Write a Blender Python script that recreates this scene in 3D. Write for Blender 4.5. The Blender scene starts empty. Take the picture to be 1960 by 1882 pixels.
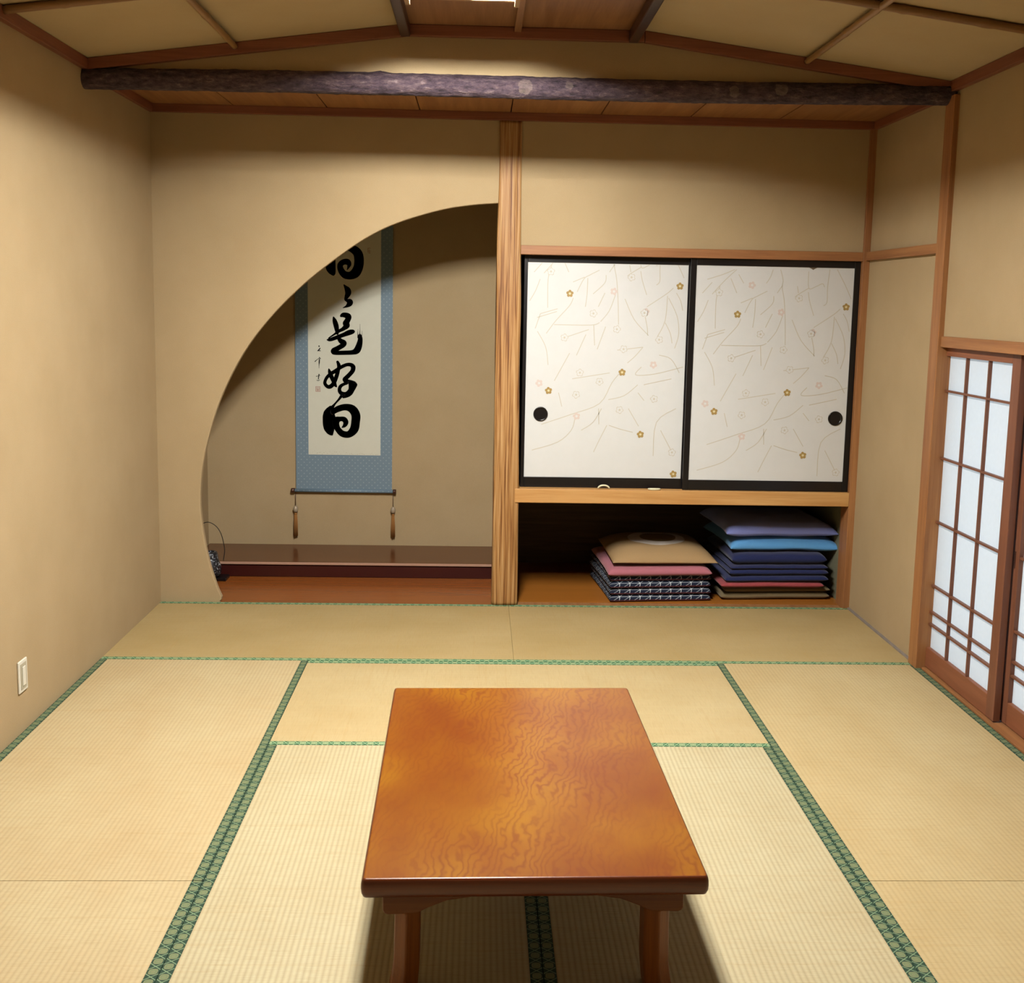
# Japanese tatami room: alcove with hanging scroll, closet with cushions, low table.
import bpy, bmesh, math, random
from mathutils import Vector, Matrix, noise
random.seed(7)
scene = bpy.context.scene
COL = scene.collection

# ------------------------------------------------------------------ data (metres, on each object's own plane)
ARCH = [(0.3106, 0.0267), (0.2848, 0.0904), (0.2494, 0.2146), (0.2227, 0.3655), (0.2097, 0.5291), (0.2264, 0.7189), (0.2746, 0.9209), (0.3433, 1.1082), (0.4507, 1.3079), (0.5831, 1.4804), (0.7405, 1.6394), (0.897, 1.7666), (1.0529, 1.8754), (1.2085, 1.9531), (1.416, 2.019), (1.5718, 2.048), (1.7097, 2.0613)]
INK = [[[0.7583,1.8535,0.0093],[0.7447,1.8163,0.0288],[0.742,1.7827,0.0322],[0.7462,1.7491,0.0288],[0.7559,1.7261,0.0178],[0.7622,1.7107,0.0042]],[[0.7752,1.8379,0.0093],[0.7922,1.8542,0.0135],[0.8176,1.8673,0.0152],[0.8472,1.8704,0.0169],[0.881,1.8611,0.0246],[0.9043,1.8385,0.028],[0.9115,1.8029,0.0289],[0.9073,1.7608,0.0289],[0.8895,1.7258,0.0289],[0.8598,1.7101,0.0238],[0.8258,1.7149,0.0221],[0.8038,1.7439,0.0187],[0.8013,1.7712,0.017],[0.8196,1.7876,0.0169],[0.8437,1.7889,0.0178],[0.8535,1.7744,0.0127],[0.8471,1.7553,0.0059],[0.8411,1.7426,0.0017]],[[0.8224,1.6544,0.0034],[0.8321,1.6419,0.0094],[0.8444,1.6244,0.0179],[0.847,1.6054,0.0178],[0.8367,1.5819,0.012],[0.832,1.5682,0.0077],[0.8435,1.5617,0.0103],[0.8576,1.556,0.0179],[0.8546,1.5432,0.0162],[0.8375,1.5288,0.0077],[0.8171,1.52,0.0021]],[[0.7607,1.4623,0.0051],[0.7679,1.4403,0.0137],[0.7755,1.4149,0.0158],[0.7802,1.3872,0.0128],[0.7836,1.3659,0.0076]],[[0.8051,1.4708,0.0068],[0.817,1.4774,0.0137],[0.8341,1.4756,0.017],[0.8477,1.4674,0.0196],[0.8443,1.4481,0.0171],[0.8323,1.4287,0.018],[0.8391,1.4152,0.018],[0.8169,1.3951,0.012],[0.7955,1.3832,0.0094],[0.7656,1.3626,0.006],[0.7314,1.3393,0.0034]],[[0.7237,1.3293,0.0042],[0.7399,1.3296,0.0103],[0.7741,1.3422,0.012],[0.8169,1.3592,0.0128],[0.8511,1.3735,0.0162],[0.8724,1.3799,0.0137],[0.8831,1.3805,0.0043]],[[0.7912,1.3382,0.0107],[0.8048,1.3222,0.0154],[0.8219,1.3131,0.0163],[0.8168,1.2993,0.0154],[0.7847,1.279,0.0154],[0.762,1.2627,0.0188],[0.7739,1.253,0.0137],[0.8253,1.2539,0.0133],[0.8724,1.2573,0.0146],[0.8973,1.2681,0.0205],[0.9101,1.2932,0.0197],[0.9174,1.3234,0.0162],[0.9186,1.3448,0.0137],[0.9161,1.3585,0.0102]],[[0.9045,1.3445,0.0043],[0.9037,1.3702,0.0021],[0.9049,1.3959,0.0009]],[[0.9152,1.3533,0.0039],[0.9169,1.3918,0.0017],[0.9169,1.426,0.0006]],[[0.9259,1.3449,0.0034],[0.9289,1.3664,0.0017],[0.9289,1.3856,0.0006]],[[0.7837,1.1987,0.0081],[0.7907,1.1826,0.0112],[0.7918,1.1676,0.0111],[0.7875,1.1481,0.0115],[0.7799,1.1199,0.0124],[0.7691,1.0895,0.0129],[0.7572,1.0655,0.0129],[0.74,1.0501,0.0129],[0.7228,1.0509,0.0112],[0.7083,1.0691,0.0103],[0.7122,1.0897,0.0097],[0.7252,1.1104,0.0103],[0.7467,1.1291,0.0111],[0.7681,1.1424,0.0118],[0.7896,1.1579,0.0107],[0.8154,1.1734,0.0107],[0.8411,1.1835,0.0108],[0.8647,1.1818,0.0125],[0.8765,1.169,0.0146],[0.8733,1.1474,0.0137],[0.8561,1.1255,0.0133],[0.8368,1.1058,0.0137],[0.826,1.0937,0.0133],[0.8367,1.0842,0.0138],[0.8625,1.0792,0.0129],[0.8819,1.0709,0.0142],[0.8926,1.0645,0.0091]],[[0.7322,1.1562,0.003],[0.736,1.1408,0.0098],[0.7428,1.1215,0.0133],[0.7526,1.0979,0.0129],[0.7637,1.0743,0.0118],[0.7712,1.0582,0.009],[0.777,1.0503,0.0043]],[[0.8625,1.0759,0.0151],[0.8657,1.0544,0.0168],[0.8636,1.0327,0.0168],[0.8496,1.0151,0.0155],[0.8281,1.0072,0.0124],[0.8033,1.0133,0.0125],[0.7948,1.0326,0.0111],[0.8012,1.0522,0.0108],[0.8174,1.0644,0.0094],[0.8389,1.073,0.0094]],[[0.8883,1.0634,0.0142],[0.87,1.0371,0.0177],[0.856,1.013,0.0168],[0.8345,0.9975,0.0134],[0.8162,0.9842,0.0034]],[[0.8151,0.9993,0.013],[0.8076,0.9927,0.0077],[0.8033,0.9872,0.0026]],[[0.6744,1.2902,0.0056],[0.6744,1.2902,0.0056]],[[0.6808,1.2791,0.003],[0.6761,1.2713,0.0047],[0.6662,1.2626,0.003]],[[0.6679,1.2632,0.003],[0.6829,1.2635,0.0025]],[[0.6759,1.2258,0.0017],[0.678,1.2194,0.003],[0.6838,1.2169,0.0021]],[[0.6505,1.1992,0.0035],[0.6634,1.2106,0.0019],[0.6784,1.2216,0.0022]],[[0.6767,1.2129,0.0038],[0.6753,1.1957,0.0047],[0.6744,1.1785,0.0021],[0.6739,1.1591,0.0009]],[[0.6737,1.1229,0.0039],[0.6715,1.1095,0.0039],[0.6702,1.0943,0.0032]],[[0.657,1.1103,0.0023],[0.6716,1.1138,0.0017],[0.6801,1.1165,0.0022]],[[0.6607,1.0873,0.0022],[0.6697,1.0853,0.0024],[0.677,1.0897,0.002]],[[0.8055,0.9933,0.0096],[0.7911,0.9737,0.0067],[0.7694,0.9491,0.0058],[0.7525,0.927,0.0106]],[[0.7429,0.922,0.0144],[0.7318,0.8854,0.0346],[0.7345,0.8466,0.0414],[0.733,0.8076,0.0356],[0.7401,0.7785,0.0212],[0.7507,0.761,0.0057]],[[0.7549,0.898,0.0163],[0.7886,0.9179,0.0192],[0.8318,0.9283,0.0202],[0.8703,0.9168,0.026],[0.892,0.8831,0.0279],[0.891,0.8393,0.027],[0.8823,0.7953,0.027],[0.851,0.7645,0.0212],[0.8124,0.7673,0.0202],[0.7859,0.7938,0.0183],[0.7739,0.8229,0.0203],[0.7764,0.8472,0.0221],[0.8005,0.8564,0.0144],[0.8221,0.8538,0.0164],[0.8327,0.8374,0.0164],[0.8259,0.8178,0.0116],[0.8095,0.8049,0.0029]]]
BRANCH = [[[2.9806,1.5412],[3.013,1.6067],[3.0425,1.6273],[3.092,1.6531]],[[2.958,1.5907],[3.0176,1.6168]],[[3.0331,1.6121],[3.0318,1.5321],[3.0248,1.4668]],[[2.9617,1.5108],[2.9432,1.4703],[2.8755,1.3937],[2.8274,1.3273]],[[3.1548,1.7637],[3.1703,1.7094],[3.167,1.6745],[3.1805,1.61],[3.1907,1.51],[3.1975,1.3793]],[[3.177,1.5298],[3.148,1.449],[3.1048,1.3928]],[[3.1231,1.5389],[3.1047,1.4984],[3.0909,1.468]],[[3.1262,1.6289],[3.1206,1.5888],[3.0623,1.5327]],[[3.1169,1.7629],[3.1037,1.723],[3.0849,1.6928]],[[3.169,1.6845],[3.1432,1.6442]],[[2.7903,1.6025],[2.7676,1.5422],[2.7392,1.4916]],[[2.848,1.6732],[2.8308,1.6032],[2.832,1.4583]],[[2.8067,1.6923],[2.7586,1.6367]],[[2.9199,1.759],[2.8605,1.733],[2.7809,1.7067]],[[2.93,1.7592],[2.8719,1.7035],[2.8093,1.6327]],[[2.9018,1.714],[2.9355,1.6401]],[[2.9412,1.7346],[2.9686,1.6905]],[[3.2997,1.7567],[3.3043,1.6722],[3.3394,1.6804],[3.3742,1.696],[3.3853,1.6788]],[[3.3043,1.6722],[3.2551,1.6413],[3.2356,1.626]],[[3.2454,1.681],[3.2523,1.6463]],[[3.3028,1.6523],[3.3132,1.6025],[3.3374,1.5328]],[[3.4082,1.7688],[3.4009,1.6741],[3.4023,1.6042],[3.3856,1.5839]],[[3.4463,1.7696],[3.4916,1.6908],[3.5263,1.6216]],[[3.4731,1.5705],[3.4391,1.5398],[3.3407,1.4726]],[[3.4448,1.5298],[3.4367,1.4038],[3.4003,1.3222]],[[3.4505,1.5199],[3.4967,1.4301],[3.5097,1.3393],[3.4911,1.2628]],[[3.4899,1.5457],[3.5127,1.506],[3.5259,1.4559]],[[3.2264,1.5107],[3.2779,1.406],[3.3539,1.3264]],[[3.3333,1.4221],[3.3468,1.3617],[3.3488,1.3264]],[[2.8662,1.3734],[3.0547,1.3742],[3.1,1.3877]],[[3.0699,1.377],[3.0776,1.271]],[[3.1316,1.368],[3.0914,1.2509]],[[2.9402,1.3142],[3.0456,1.3514]],[[3.0315,1.3259],[2.9855,1.2182]],[[2.7952,1.4275],[2.7704,1.3516]],[[2.7952,1.4275],[2.883,1.4542]],[[3.4373,1.3937],[3.4661,1.3385],[3.4767,1.288]],[[3.3274,1.2661],[3.2888,1.2197],[3.2496,1.1834]],[[3.1949,1.2486],[3.3274,1.2661]],[[2.9501,1.2292],[2.9124,1.1574],[2.8746,1.0855]],[[2.9664,1.0971],[3.1599,1.1309]],[[3.307,1.0719],[3.2379,1.0144],[3.1565,0.9926]],[[3.221,1.1421],[3.1727,1.08],[3.1112,0.9713],[2.9646,0.9125],[2.8125,0.8587]],[[3.1228,0.9458],[3.0799,0.873],[3.0199,0.8308]],[[3.1073,0.9456],[3.1114,0.8631]],[[3.1633,0.8587],[3.2263,0.8389],[3.2893,0.8243]],[[3.1529,0.8586],[3.1154,0.7804],[3.0874,0.7177]],[[2.9861,0.8922],[2.9683,0.83],[2.8989,0.7669],[2.7665,0.7236]],[[3.5102,0.9517],[3.4107,0.8779],[3.3998,0.7011]],[[3.4118,1.2268],[3.4746,1.2075],[3.52,1.1368]],[[3.3227,1.1642],[3.294,1.1229],[3.3967,1.1297],[3.5388,1.1678]],[[3.262,0.9479],[3.3187,0.8558]],[[2.7792,1.4081],[2.8795,1.44]],[[2.7821,1.3376],[2.8263,1.2575],[2.8404,1.1664]],[[3.4338,0.8368],[3.4917,0.7337]],[[2.8978,1.0245],[2.9164,0.9529]],[[3.3092,1.0309],[3.3424,0.9903]],[[3.4806,1.1054],[3.3379,1.0724]]]
GOLD = [[2.9436,1.5324],[3.5022,1.58],[3.2201,1.1356],[2.8441,1.0321],[3.3193,0.81]]
GOLDL = [[2.0851,1.6217],[2.6482,1.6696],[2.365,1.2245],[1.9873,1.1239],[2.4706,0.9034],[2.6503,0.6972]]
PINK = [[3.169,1.5472],[3.3841,1.1762],[2.7963,1.072],[2.9942,0.9038],[3.3365,1.4465],[3.0118,1.6816]]
OUTL = [[3.0668,1.4336],[3.2569,1.6204],[2.9214,1.3082],[3.2275,1.2544],[3.0055,1.1294],[3.1082,1.0851],[3.3287,1.4411],[3.2165,0.9399],[3.3939,0.9999],[3.1897,1.3557],[3.4095,1.3059],[3.4977,0.7217],[2.989,1.0154],[2.8447,1.6415]]
CABLE = [[0.0295,0.56,0.2712],[0.068,0.56,0.2927],[0.1121,0.56,0.3023],[0.1528,0.56,0.2787],[0.1785,0.56,0.2367],[0.1924,0.56,0.1824],[0.1976,0.56,0.1369],[0.191,0.56,0.0912],[0.1848,0.56,0.0699]]

# ------------------------------------------------------------------ materials
def S(h):
    """sRGB hex -> linear rgba, scaled to real-world reflectance"""
    v = [int(h[i:i+2], 16) / 255 for i in (0, 2, 4)]
    return tuple(ALBEDO * (c / 12.92 if c <= .04045 else ((c + .055) / 1.055) ** 2.4) for c in v) + (1,)
ALBEDO = .72

class NT:
    def __init__(s, name):
        s.m = bpy.data.materials.new(name); s.m.use_nodes = True
        s.t = s.m.node_tree; s.t.nodes.clear()
        s.out = s.t.nodes.new('ShaderNodeOutputMaterial')
        s._co = None
    def n(s, typ, **kw):
        nd = s.t.nodes.new(typ)
        for k, v in kw.items():
            if hasattr(nd, k): setattr(nd, k, v)
            else: nd.inputs[k].default_value = v
        return nd
    def l(s, a, b): s.t.links.new(a, b)
    def co(s):
        if s._co is None: s._co = s.n('ShaderNodeTexCoord').outputs['Object']
        return s._co
    def mapped(s, scale=(1, 1, 1), rot=(0, 0, 0), loc=(0, 0, 0)):
        mp = s.n('ShaderNodeMapping'); mp.inputs['Scale'].default_value = scale
        mp.inputs['Rotation'].default_value = rot; mp.inputs['Location'].default_value = loc
        s.l(s.co(), mp.inputs['Vector']); return mp.outputs['Vector']
    def noise(s, vec, scale, detail=4, rough=.55, dist=0.):
        nd = s.n('ShaderNodeTexNoise'); nd.inputs['Scale'].default_value = scale
        nd.inputs['Detail'].default_value = detail; nd.inputs['Roughness'].default_value = rough
        nd.inputs['Distortion'].default_value = dist
        s.l(vec, nd.inputs['Vector']); return nd.outputs['Fac']
    def math(s, op, a, b=None, c=None):
        nd = s.n('ShaderNodeMath', operation=op)
        for i, v in enumerate((a, b, c)):
            if v is None: continue
            if isinstance(v, (int, float)): nd.inputs[i].default_value = v
            else: s.l(v, nd.inputs[i])
        return nd.outputs[0]
    def ramp(s, fac, stops, interp='LINEAR'):
        nd = s.n('ShaderNodeValToRGB'); cr = nd.color_ramp; cr.interpolation = interp
        while len(cr.elements) < len(stops): cr.elements.new(.5)
        for e, (p, c) in zip(cr.elements, stops): e.position = p; e.color = c
        s.l(fac, nd.inputs['Fac']); return nd.outputs['Color']
    def mix(s, fac, a, b, mode='MIX'):
        nd = s.n('ShaderNodeMix', data_type='RGBA', blend_type=mode)
        for v, k in ((fac, 0), (a, 6), (b, 7)):
            if isinstance(v, (int, float, tuple)): nd.inputs[k].default_value = v
            else: s.l(v, nd.inputs[k])
        return nd.outputs[2]
    def sep(s, vec):
        nd = s.n('ShaderNodeSeparateXYZ'); s.l(vec, nd.inputs[0]); return nd.outputs
    def bsdf(s, col, rough=.6, spec=.3, bump=None, bstr=.3, bdist=.002, **kw):
        b = s.n('ShaderNodeBsdfPrincipled')
        if isinstance(col, tuple): b.inputs['Base Color'].default_value = col
        else: s.l(col, b.inputs['Base Color'])
        if isinstance(rough, (int, float)): b.inputs['Roughness'].default_value = rough
        else: s.l(rough, b.inputs['Roughness'])
        b.inputs['Specular IOR Level'].default_value = spec
        for k, v in kw.items(): b.inputs[k.replace('_', ' ')].default_value = v
        if bump is not None:
            bp = s.n('ShaderNodeBump'); bp.inputs['Strength'].default_value = bstr; bp.inputs['Distance'].default_value = bdist
            s.l(bump, bp.inputs['Height']); s.l(bp.outputs['Normal'], b.inputs['Normal'])
        s.l(b.outputs[0], s.out.inputs['Surface']); return s.m

def m_plain(name, col, rough=.6, spec=.3, **kw):
    return NT(name).bsdf(S(col), rough, spec, **kw)

def m_plaster(name, a, b):
    n = NT(name); v = n.co()
    f = n.noise(v, 3, 6, .6); g = n.noise(v, 260, 3, .7)
    c = n.mix(n.math('MULTIPLY_ADD', f, 1.2, -.1), S(a), S(b))
    c = n.mix(n.math('MULTIPLY', g, .22), c, S(b), 'MULTIPLY')
    return n.bsdf(c, .95, .15, g, .35, .002)

def m_wood(name, dark, light, axis='x', rings=1., rough=.5, spec=.4, bump=.15, coat=0.):
    n = NT(name)
    sc = {'x': (1.6, 30, 30), 'y': (30, 1.6, 30), 'z': (30, 30, 1.6)}[axis]
    fine = {'x': (6, 420, 420), 'y': (420, 6, 420), 'z': (420, 420, 6)}[axis]
    f = n.noise(n.mapped(sc), rings, 5, .6, .6)
    g = n.noise(n.mapped(fine), 1, 3, .6)
    h = n.math('ADD', n.math('MULTIPLY', f, .75), n.math('MULTIPLY', g, .25))
    c = n.ramp(h, [(.33, S(dark)), (.5, tuple((a + b) / 2 for a, b in zip(S(dark), S(light)))), (.64, S(light))])
    return n.bsdf(c, rough, spec, h, bump, .002, Coat_Weight=coat, Coat_Roughness=.2)

def m_fabric(name, a, b, scale=420):
    n = NT(name); v = n.co()
    w = n.noise(v, scale, 2, .6); f = n.noise(v, 9, 3, .5)
    c = n.mix(n.math('MULTIPLY_ADD', w, .8, n.math('MULTIPLY', f, .3)), S(a), S(b))
    return n.bsdf(c, .9, .2, w, .5, .0012, Sheen_Weight=.15)

M = {}
M['wall'] = m_plaster('sand_plaster', 'c4ae88', 'b29c76')
M['ceil_panel'] = m_plaster('cream_ceiling_board', 'd2c09c', 'c6b08a')
M['cedar_x'] = m_wood('cedar_trim_lengthwise', '8e5c36', 'b07c4c', 'x')
M['cedar_y'] = m_wood('cedar_trim_deep', '8e5c36', 'b07c4c', 'y')
M['cedar_z'] = m_wood('cedar_trim_upright', '8e5c36', 'b07c4c', 'z')
M['sill_x'] = m_wood('pale_sill_wood', 'b98345', 'd5a668', 'x')
M['brown_y'] = m_wood('brown_ceiling_board', '8a5f3e', 'a87a54', 'y')
M['brown_x'] = m_wood('brown_ceiling_board_cross', '8f5f3a', 'b07f50', 'y')
M['mould_x'] = m_wood('russet_moulding', '7a4630', '9a6044', 'x')
M['mould_y'] = m_wood('russet_moulding_deep', '7a4630', '9a6044', 'y')
M['rafter'] = m_wood('dark_rafter_wood', '2e1c1c', '4a302c', 'y', rough=.35)
M['shoji_y'] = m_wood('shoji_rail_wood', '804c32', '965e40', 'y')
M['shoji_z'] = m_wood('shoji_stile_wood', '70442f', '86563f', 'z')
M['floor_x'] = m_wood('amber_floorboard', 'a26426', 'b2702c', 'x', rings=.3, rough=.3, spec=.5, bump=.03)
M['alcove_x'] = m_wood('red_alcove_board', '8e4c1e', '9c5822', 'x', rings=.3, rough=.25, spec=.5, bump=.03)
M['step_top'] = m_wood('brown_alcove_shelf', '5a3420', '6c4228', 'x', rings=.5, rough=.2, spec=.35, bump=.03)
M['step_face'] = m_plain('maroon_lacquer', '3c1512', .3, .4)
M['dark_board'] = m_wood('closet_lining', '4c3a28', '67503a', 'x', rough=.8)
M['lacquer'] = m_plain('black_lacquer', '0f0d10', .28, .45)
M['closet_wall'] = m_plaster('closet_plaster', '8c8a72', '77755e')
M['white_plastic'] = m_plain('white_plastic', 'e6e2d2', .4, .4)
M['cream_plastic'] = m_plain('cream_plastic', 'e2ddb8', .45, .4)
M['grey_plastic'] = m_plain('warm_grey_plastic', 'b8b19a', .45, .4)  # plain grey for the plate recess and the scroll's foot motifs
M['strip'] = m_plain('grey_wall_strip', '8d837a', .7, .2)
M['edge'] = m_plain('painted_edge_highlight', 'b8937c', .25, .5)  # pale colour paints the highlight along the platform's front edge
M['black'] = m_plain('black_rubber', '14120f', .6, .3)
M['ink'] = m_plain('sumi_ink', '211f22', .6, .2)
M['seal'] = m_plain('vermilion_seal', 'b9786a', .8, .1)
M['seal_line'] = m_plain('seal_line', 'a3564a', .8, .1)
M['gold'] = m_plain('gold_blossom', 'a88c50', .45, .5)
M['goldc'] = m_plain('gold_blossom_centre', 'ded0a4', .5, .4)
M['branch'] = m_plain('mica_branch', 'c8c2b0', .5, .4)
M['pink'] = m_plain('pink_blossom', 'd6c6bc', .6, .3)
M['spot'] = m_plain('brown_blossom', '6c5b48', .6, .3)
M['tick'] = m_plain('tassel_brown', '9a6a38', .8, .2)
M['bead'] = m_plain('porcelain_bead', 'a89880', .25, .5)
M['rod'] = m_plain('roller_brown', '4a2c20', .35, .4)
M['tag'] = m_plain('white_tag', 'e8ecf2', .6, .3)

def m_paper(name, a, b, rough=.75):
    n = NT(name); v = n.co()
    f = n.noise(v, 14, 5, .6); g = n.noise(v, 300, 2, .5)
    return n.bsdf(n.mix(f, S(a), S(b)), rough, .25, g, .1, .0006)
M['fusuma_paper'] = m_paper('mica_door_paper', 'dcdddb', 'd5d6d2', .6)
M['scroll_paper'] = m_paper('scroll_paper', 'dcdccb', 'd2d2c0')

def m_silk():
    n = NT('blue_grey_silk'); x, y, z = n.sep(n.co())
    # staggered dots woven into the silk
    P = .034
    def cell(v, off):
        return n.math('ABSOLUTE', n.math('SUBTRACT', n.math('FRACT', n.math('ADD', n.math('DIVIDE', v, P), off)), .5))
    def dots(o1, o2):
        a, b = cell(x, o1), cell(z, o2)
        return n.math('LESS_THAN', n.math('ADD', n.math('MULTIPLY', a, a), n.math('MULTIPLY', b, b)), .014)
    d = n.math('MAXIMUM', dots(.0, .0), dots(.5, .5))
    f = n.noise(n.co(), 260, 3, .6)
    c = n.mix(n.math('MULTIPLY', d, .42), n.mix(f, S('6b8191'), S('7e94a2')), S('a9b9bd'))
    return n.bsdf(c, .6, .3, f, .3, .0008)
M['silk'] = m_silk()

def m_shoji():
    n = NT('backlit_shoji_paper')
    f = n.noise(n.co(), 60, 4, .6)
    col = n.mix(f, (.90, .92, .93, 1), (.84, .86, .87, 1))
    d = n.n('ShaderNodeBsdfDiffuse'); t = n.n('ShaderNodeBsdfTranslucent')
    n.l(col, d.inputs[0]); n.l(col, t.inputs[0])
    mx = n.n('ShaderNodeMixShader'); mx.inputs[0].default_value = .72
    n.l(d.outputs[0], mx.inputs[1]); n.l(t.outputs[0], mx.inputs[2]); n.l(mx.outputs[0], n.out.inputs['Surface'])
    return n.m
M['shoji_paper'] = m_shoji()

def m_tatami(name, light, mid, lined=.5):
    """long side of the mat runs along local x; ribs run along it, rush strands across it"""
    n = NT(name); x, y, z = n.sep(n.co())
    rib = n.math('MULTIPLY_ADD', n.math('COSINE', n.math('MULTIPLY', y, 2 * math.pi / .0152)), .5, .5)
    rib = n.math('POWER', rib, .6)
    strand = n.noise(n.mapped((430, 14, 1)), 1, 2, .6)
    blotch = n.noise(n.mapped((1.6, 2.6, 1)), 1.2, 5, .6)
    streak = n.noise(n.mapped((60, .8, 1)), 1, 3, .6)
    c = n.mix(n.math('MULTIPLY_ADD', blotch, 1.5, -.25), S(mid), S(light))
    c = n.mix(n.math('MULTIPLY', n.math('GREATER_THAN', strand, .55), .16), c, S('9c834e'))
    c = n.mix(n.math('MULTIPLY', n.math('GREATER_THAN', streak, .6), .12), c, S('b08d4e'))
    c = n.mix(n.math('MULTIPLY', n.math('SUBTRACT', 1, rib), lined), c, S('a98c58'), 'MULTIPLY')
    h = n.math('ADD', n.math('MULTIPLY', rib, .55), n.math('MULTIPLY', strand, .6))
    return n.bsdf(c, .62, .3, h, .45, .0022)
M['tatami_pale'] = m_tatami('tatami_pale_rush', 'c9c09c', 'bbac84', .27)
M['tatami_warm'] = m_tatami('tatami_warm_rush', 'cabb92', 'bea67a', .17)
M['tatami_dull'] = m_tatami('tatami_dull_sheen_rush', 'bea878', 'ab935e', .12)  # duller weave-direction sheen of the back mats put into the colour
M['tatami_mid'] = m_tatami('tatami_mid_rush', 'cbb98c', 'bca472', .14)  # middle tone between the pale mats and those at the back

def m_heri(name, bg1, bg2, ln, b1, b2):
    n = NT(name); x, y, z = n.sep(n.co())
    P, H = .040, .0155
    t = n.math('MULTIPLY', n.math('ABSOLUTE', n.math('SUBTRACT', n.math('FRACT', n.math('DIVIDE', x, P)), .5)), 2.)
    u = n.math('ABSOLUTE', n.math('DIVIDE', y, H))
    line = n.math('LESS_THAN', n.math('ABSOLUTE', n.math('SUBTRACT', n.math('ADD', t, n.math('MULTIPLY', u, .62)), 1.)), .085)
    blob = n.math('LESS_THAN', n.math('ADD', n.math('POWER', n.math('MULTIPLY', t, 1.8), 3.), n.math('POWER', n.math('MULTIPLY', u, 1.42), 3.)), 1.)
    ring = n.math('LESS_THAN', n.math('ABSOLUTE', n.math('SUBTRACT', n.math('ADD', n.math('POWER', n.math('MULTIPLY', t, 2.7), 3.), n.math('POWER', n.math('MULTIPLY', u, 2.2), 3.)), .7)), .3)
    f = n.noise(n.co(), 700, 2, .6)
    c = n.mix(f, S(bg1), S(bg2))
    c = n.mix(line, c, S(ln))
    c = n.mix(blob, c, n.mix(f, S(b1), S(b2)))
    c = n.mix(n.math('MULTIPLY', ring, n.math('MULTIPLY', blob, .45)), c, S('4f7a50'))
    return n.bsdf(c, .75, .25, f, .3, .0008)
M['heri'] = m_heri('green_brocade_border', '1c3829', '284636', '788f6e', '6a7050', '868c66')
M['heri_sheen'] = m_heri('sheen_green_brocade_border', '2c5c3c', '386a48', '9cbc92', '8aa070', 'a6b890')  # same brocade on crosswise mats, its view-dependent sheen painted paler

def m_table():
    n = NT('glossy_table_veneer')
    wv = n.n('ShaderNodeTexWave', wave_type='BANDS', bands_direction='X', wave_profile='SIN')
    for k, v in (('Scale', 13.), ('Distortion', 22.), ('Detail', 3.), ('Detail Scale', .75), ('Detail Roughness', .55)): wv.inputs[k].default_value = v
    n.l(n.mapped((1.25, .62, 1), rot=(0, 0, .5), loc=(.31, .12, 0)), wv.inputs['Vector'])
    band = n.math('POWER', wv.outputs['Fac'], 3.)
    area = n.noise(n.mapped((2.5, 1.8, 1), loc=(1.7, 4.2, 0)), 1.3, 3, .5)
    pore = n.noise(n.mapped((240, 14, 1)), 1, 3, .65)
    zone = n.ramp(n.noise(n.mapped((2.2, 1.6, 1), loc=(6.1, 2.2, 0)), 1.4, 2, .5), [(.38, (0, 0, 0, 1)), (.6, (1, 1, 1, 1))])
    c = n.ramp(area, [(.34, S('783c06')), (.5, S('885008')), (.68, S('9a670d'))])
    c = n.mix(n.math('MULTIPLY', band, n.math('MULTIPLY_ADD', zone, .62, .08)), c, S('70300a'))
    c = n.mix(n.math('MULTIPLY', pore, .28), c, S('74300c'))
    return n.bsdf(c, .28, .4, pore, .04, .0008, Coat_Weight=.05, Coat_Roughness=.15)
M['table_top'] = m_table()
M['table_rim'] = m_wood('table_rim_wood', '54240e', '743616', 'x', rough=.3, spec=.5)
M['table_leg'] = m_wood('table_leg_wood', '703a12', '94561e', 'z', rough=.45, spec=.3)
M['table_apron'] = m_wood('table_apron_wood', '603012', '7c481c', 'x', rough=.45, spec=.3)

def m_post():
    n = NT('carved_post_wood')
    f = n.noise(n.mapped((85, 85, 1.6)), 1, 3, .6, .5); g = n.noise(n.mapped((260, 260, 3)), 1, 3, .6)
    c = n.ramp(n.math('MULTIPLY_ADD', g, .25, n.math('MULTIPLY', f, .75)), [(.40, S('714419')), (.49, S('a67843')), (.66, S('c6a06c'))])
    return n.bsdf(c, .55, .35, f, .5, .004)
M['post'] = m_post()

def m_bark():
    n = NT('dark_log_bark')
    f = n.noise(n.mapped((9, 34, 34)), 1, 6, .7); g = n.noise(n.mapped((26, 60, 60)), 1, 4, .7)
    x, y, z = n.sep(n.co()); p = n.noise(n.mapped((30, 40, 40)), 1, 5, .65)
    spot = None
    for kx, kz, kr in ((1.80, 2.452, .034), (1.98, 2.462, .022), (2.665, 2.452, .026), (2.86, 2.468, .03)):
        d = n.math('ADD', n.math('POWER', n.math('SUBTRACT', x, kx), 2.), n.math('POWER', n.math('SUBTRACT', z, kz), 2.))
        q = n.math('LESS_THAN', n.math('MULTIPLY_ADD', p, -.0016, d), kr * kr * .85 - .0009)
        spot = q if spot is None else n.math('MAXIMUM', spot, q)
    c = n.ramp(n.math('MULTIPLY_ADD', g, .6, n.math('MULTIPLY', f, .4)), [(.36, S('1e1618')), (.48, S('443640')), (.58, S('5c4c50')), (.68, S('8a7a78'))])
    c = n.mix(n.math('MULTIPLY', spot, n.math('MULTIPLY', n.math('POWER', p, 2.), 1.0)), c, S('9a8a7c'))
    return n.bsdf(c, .8, .3, n.math('ADD', f, g), 1., .012)
M['bark'] = m_bark()
M['bamboo_y'] = m_wood('bamboo_deep', '8f6a42', 'b08a5c', 'y', rough=.4)
M['bamboo_x'] = m_wood('bamboo_cross', '7f5a38', 'a07a4e', 'x', rough=.4)

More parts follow.
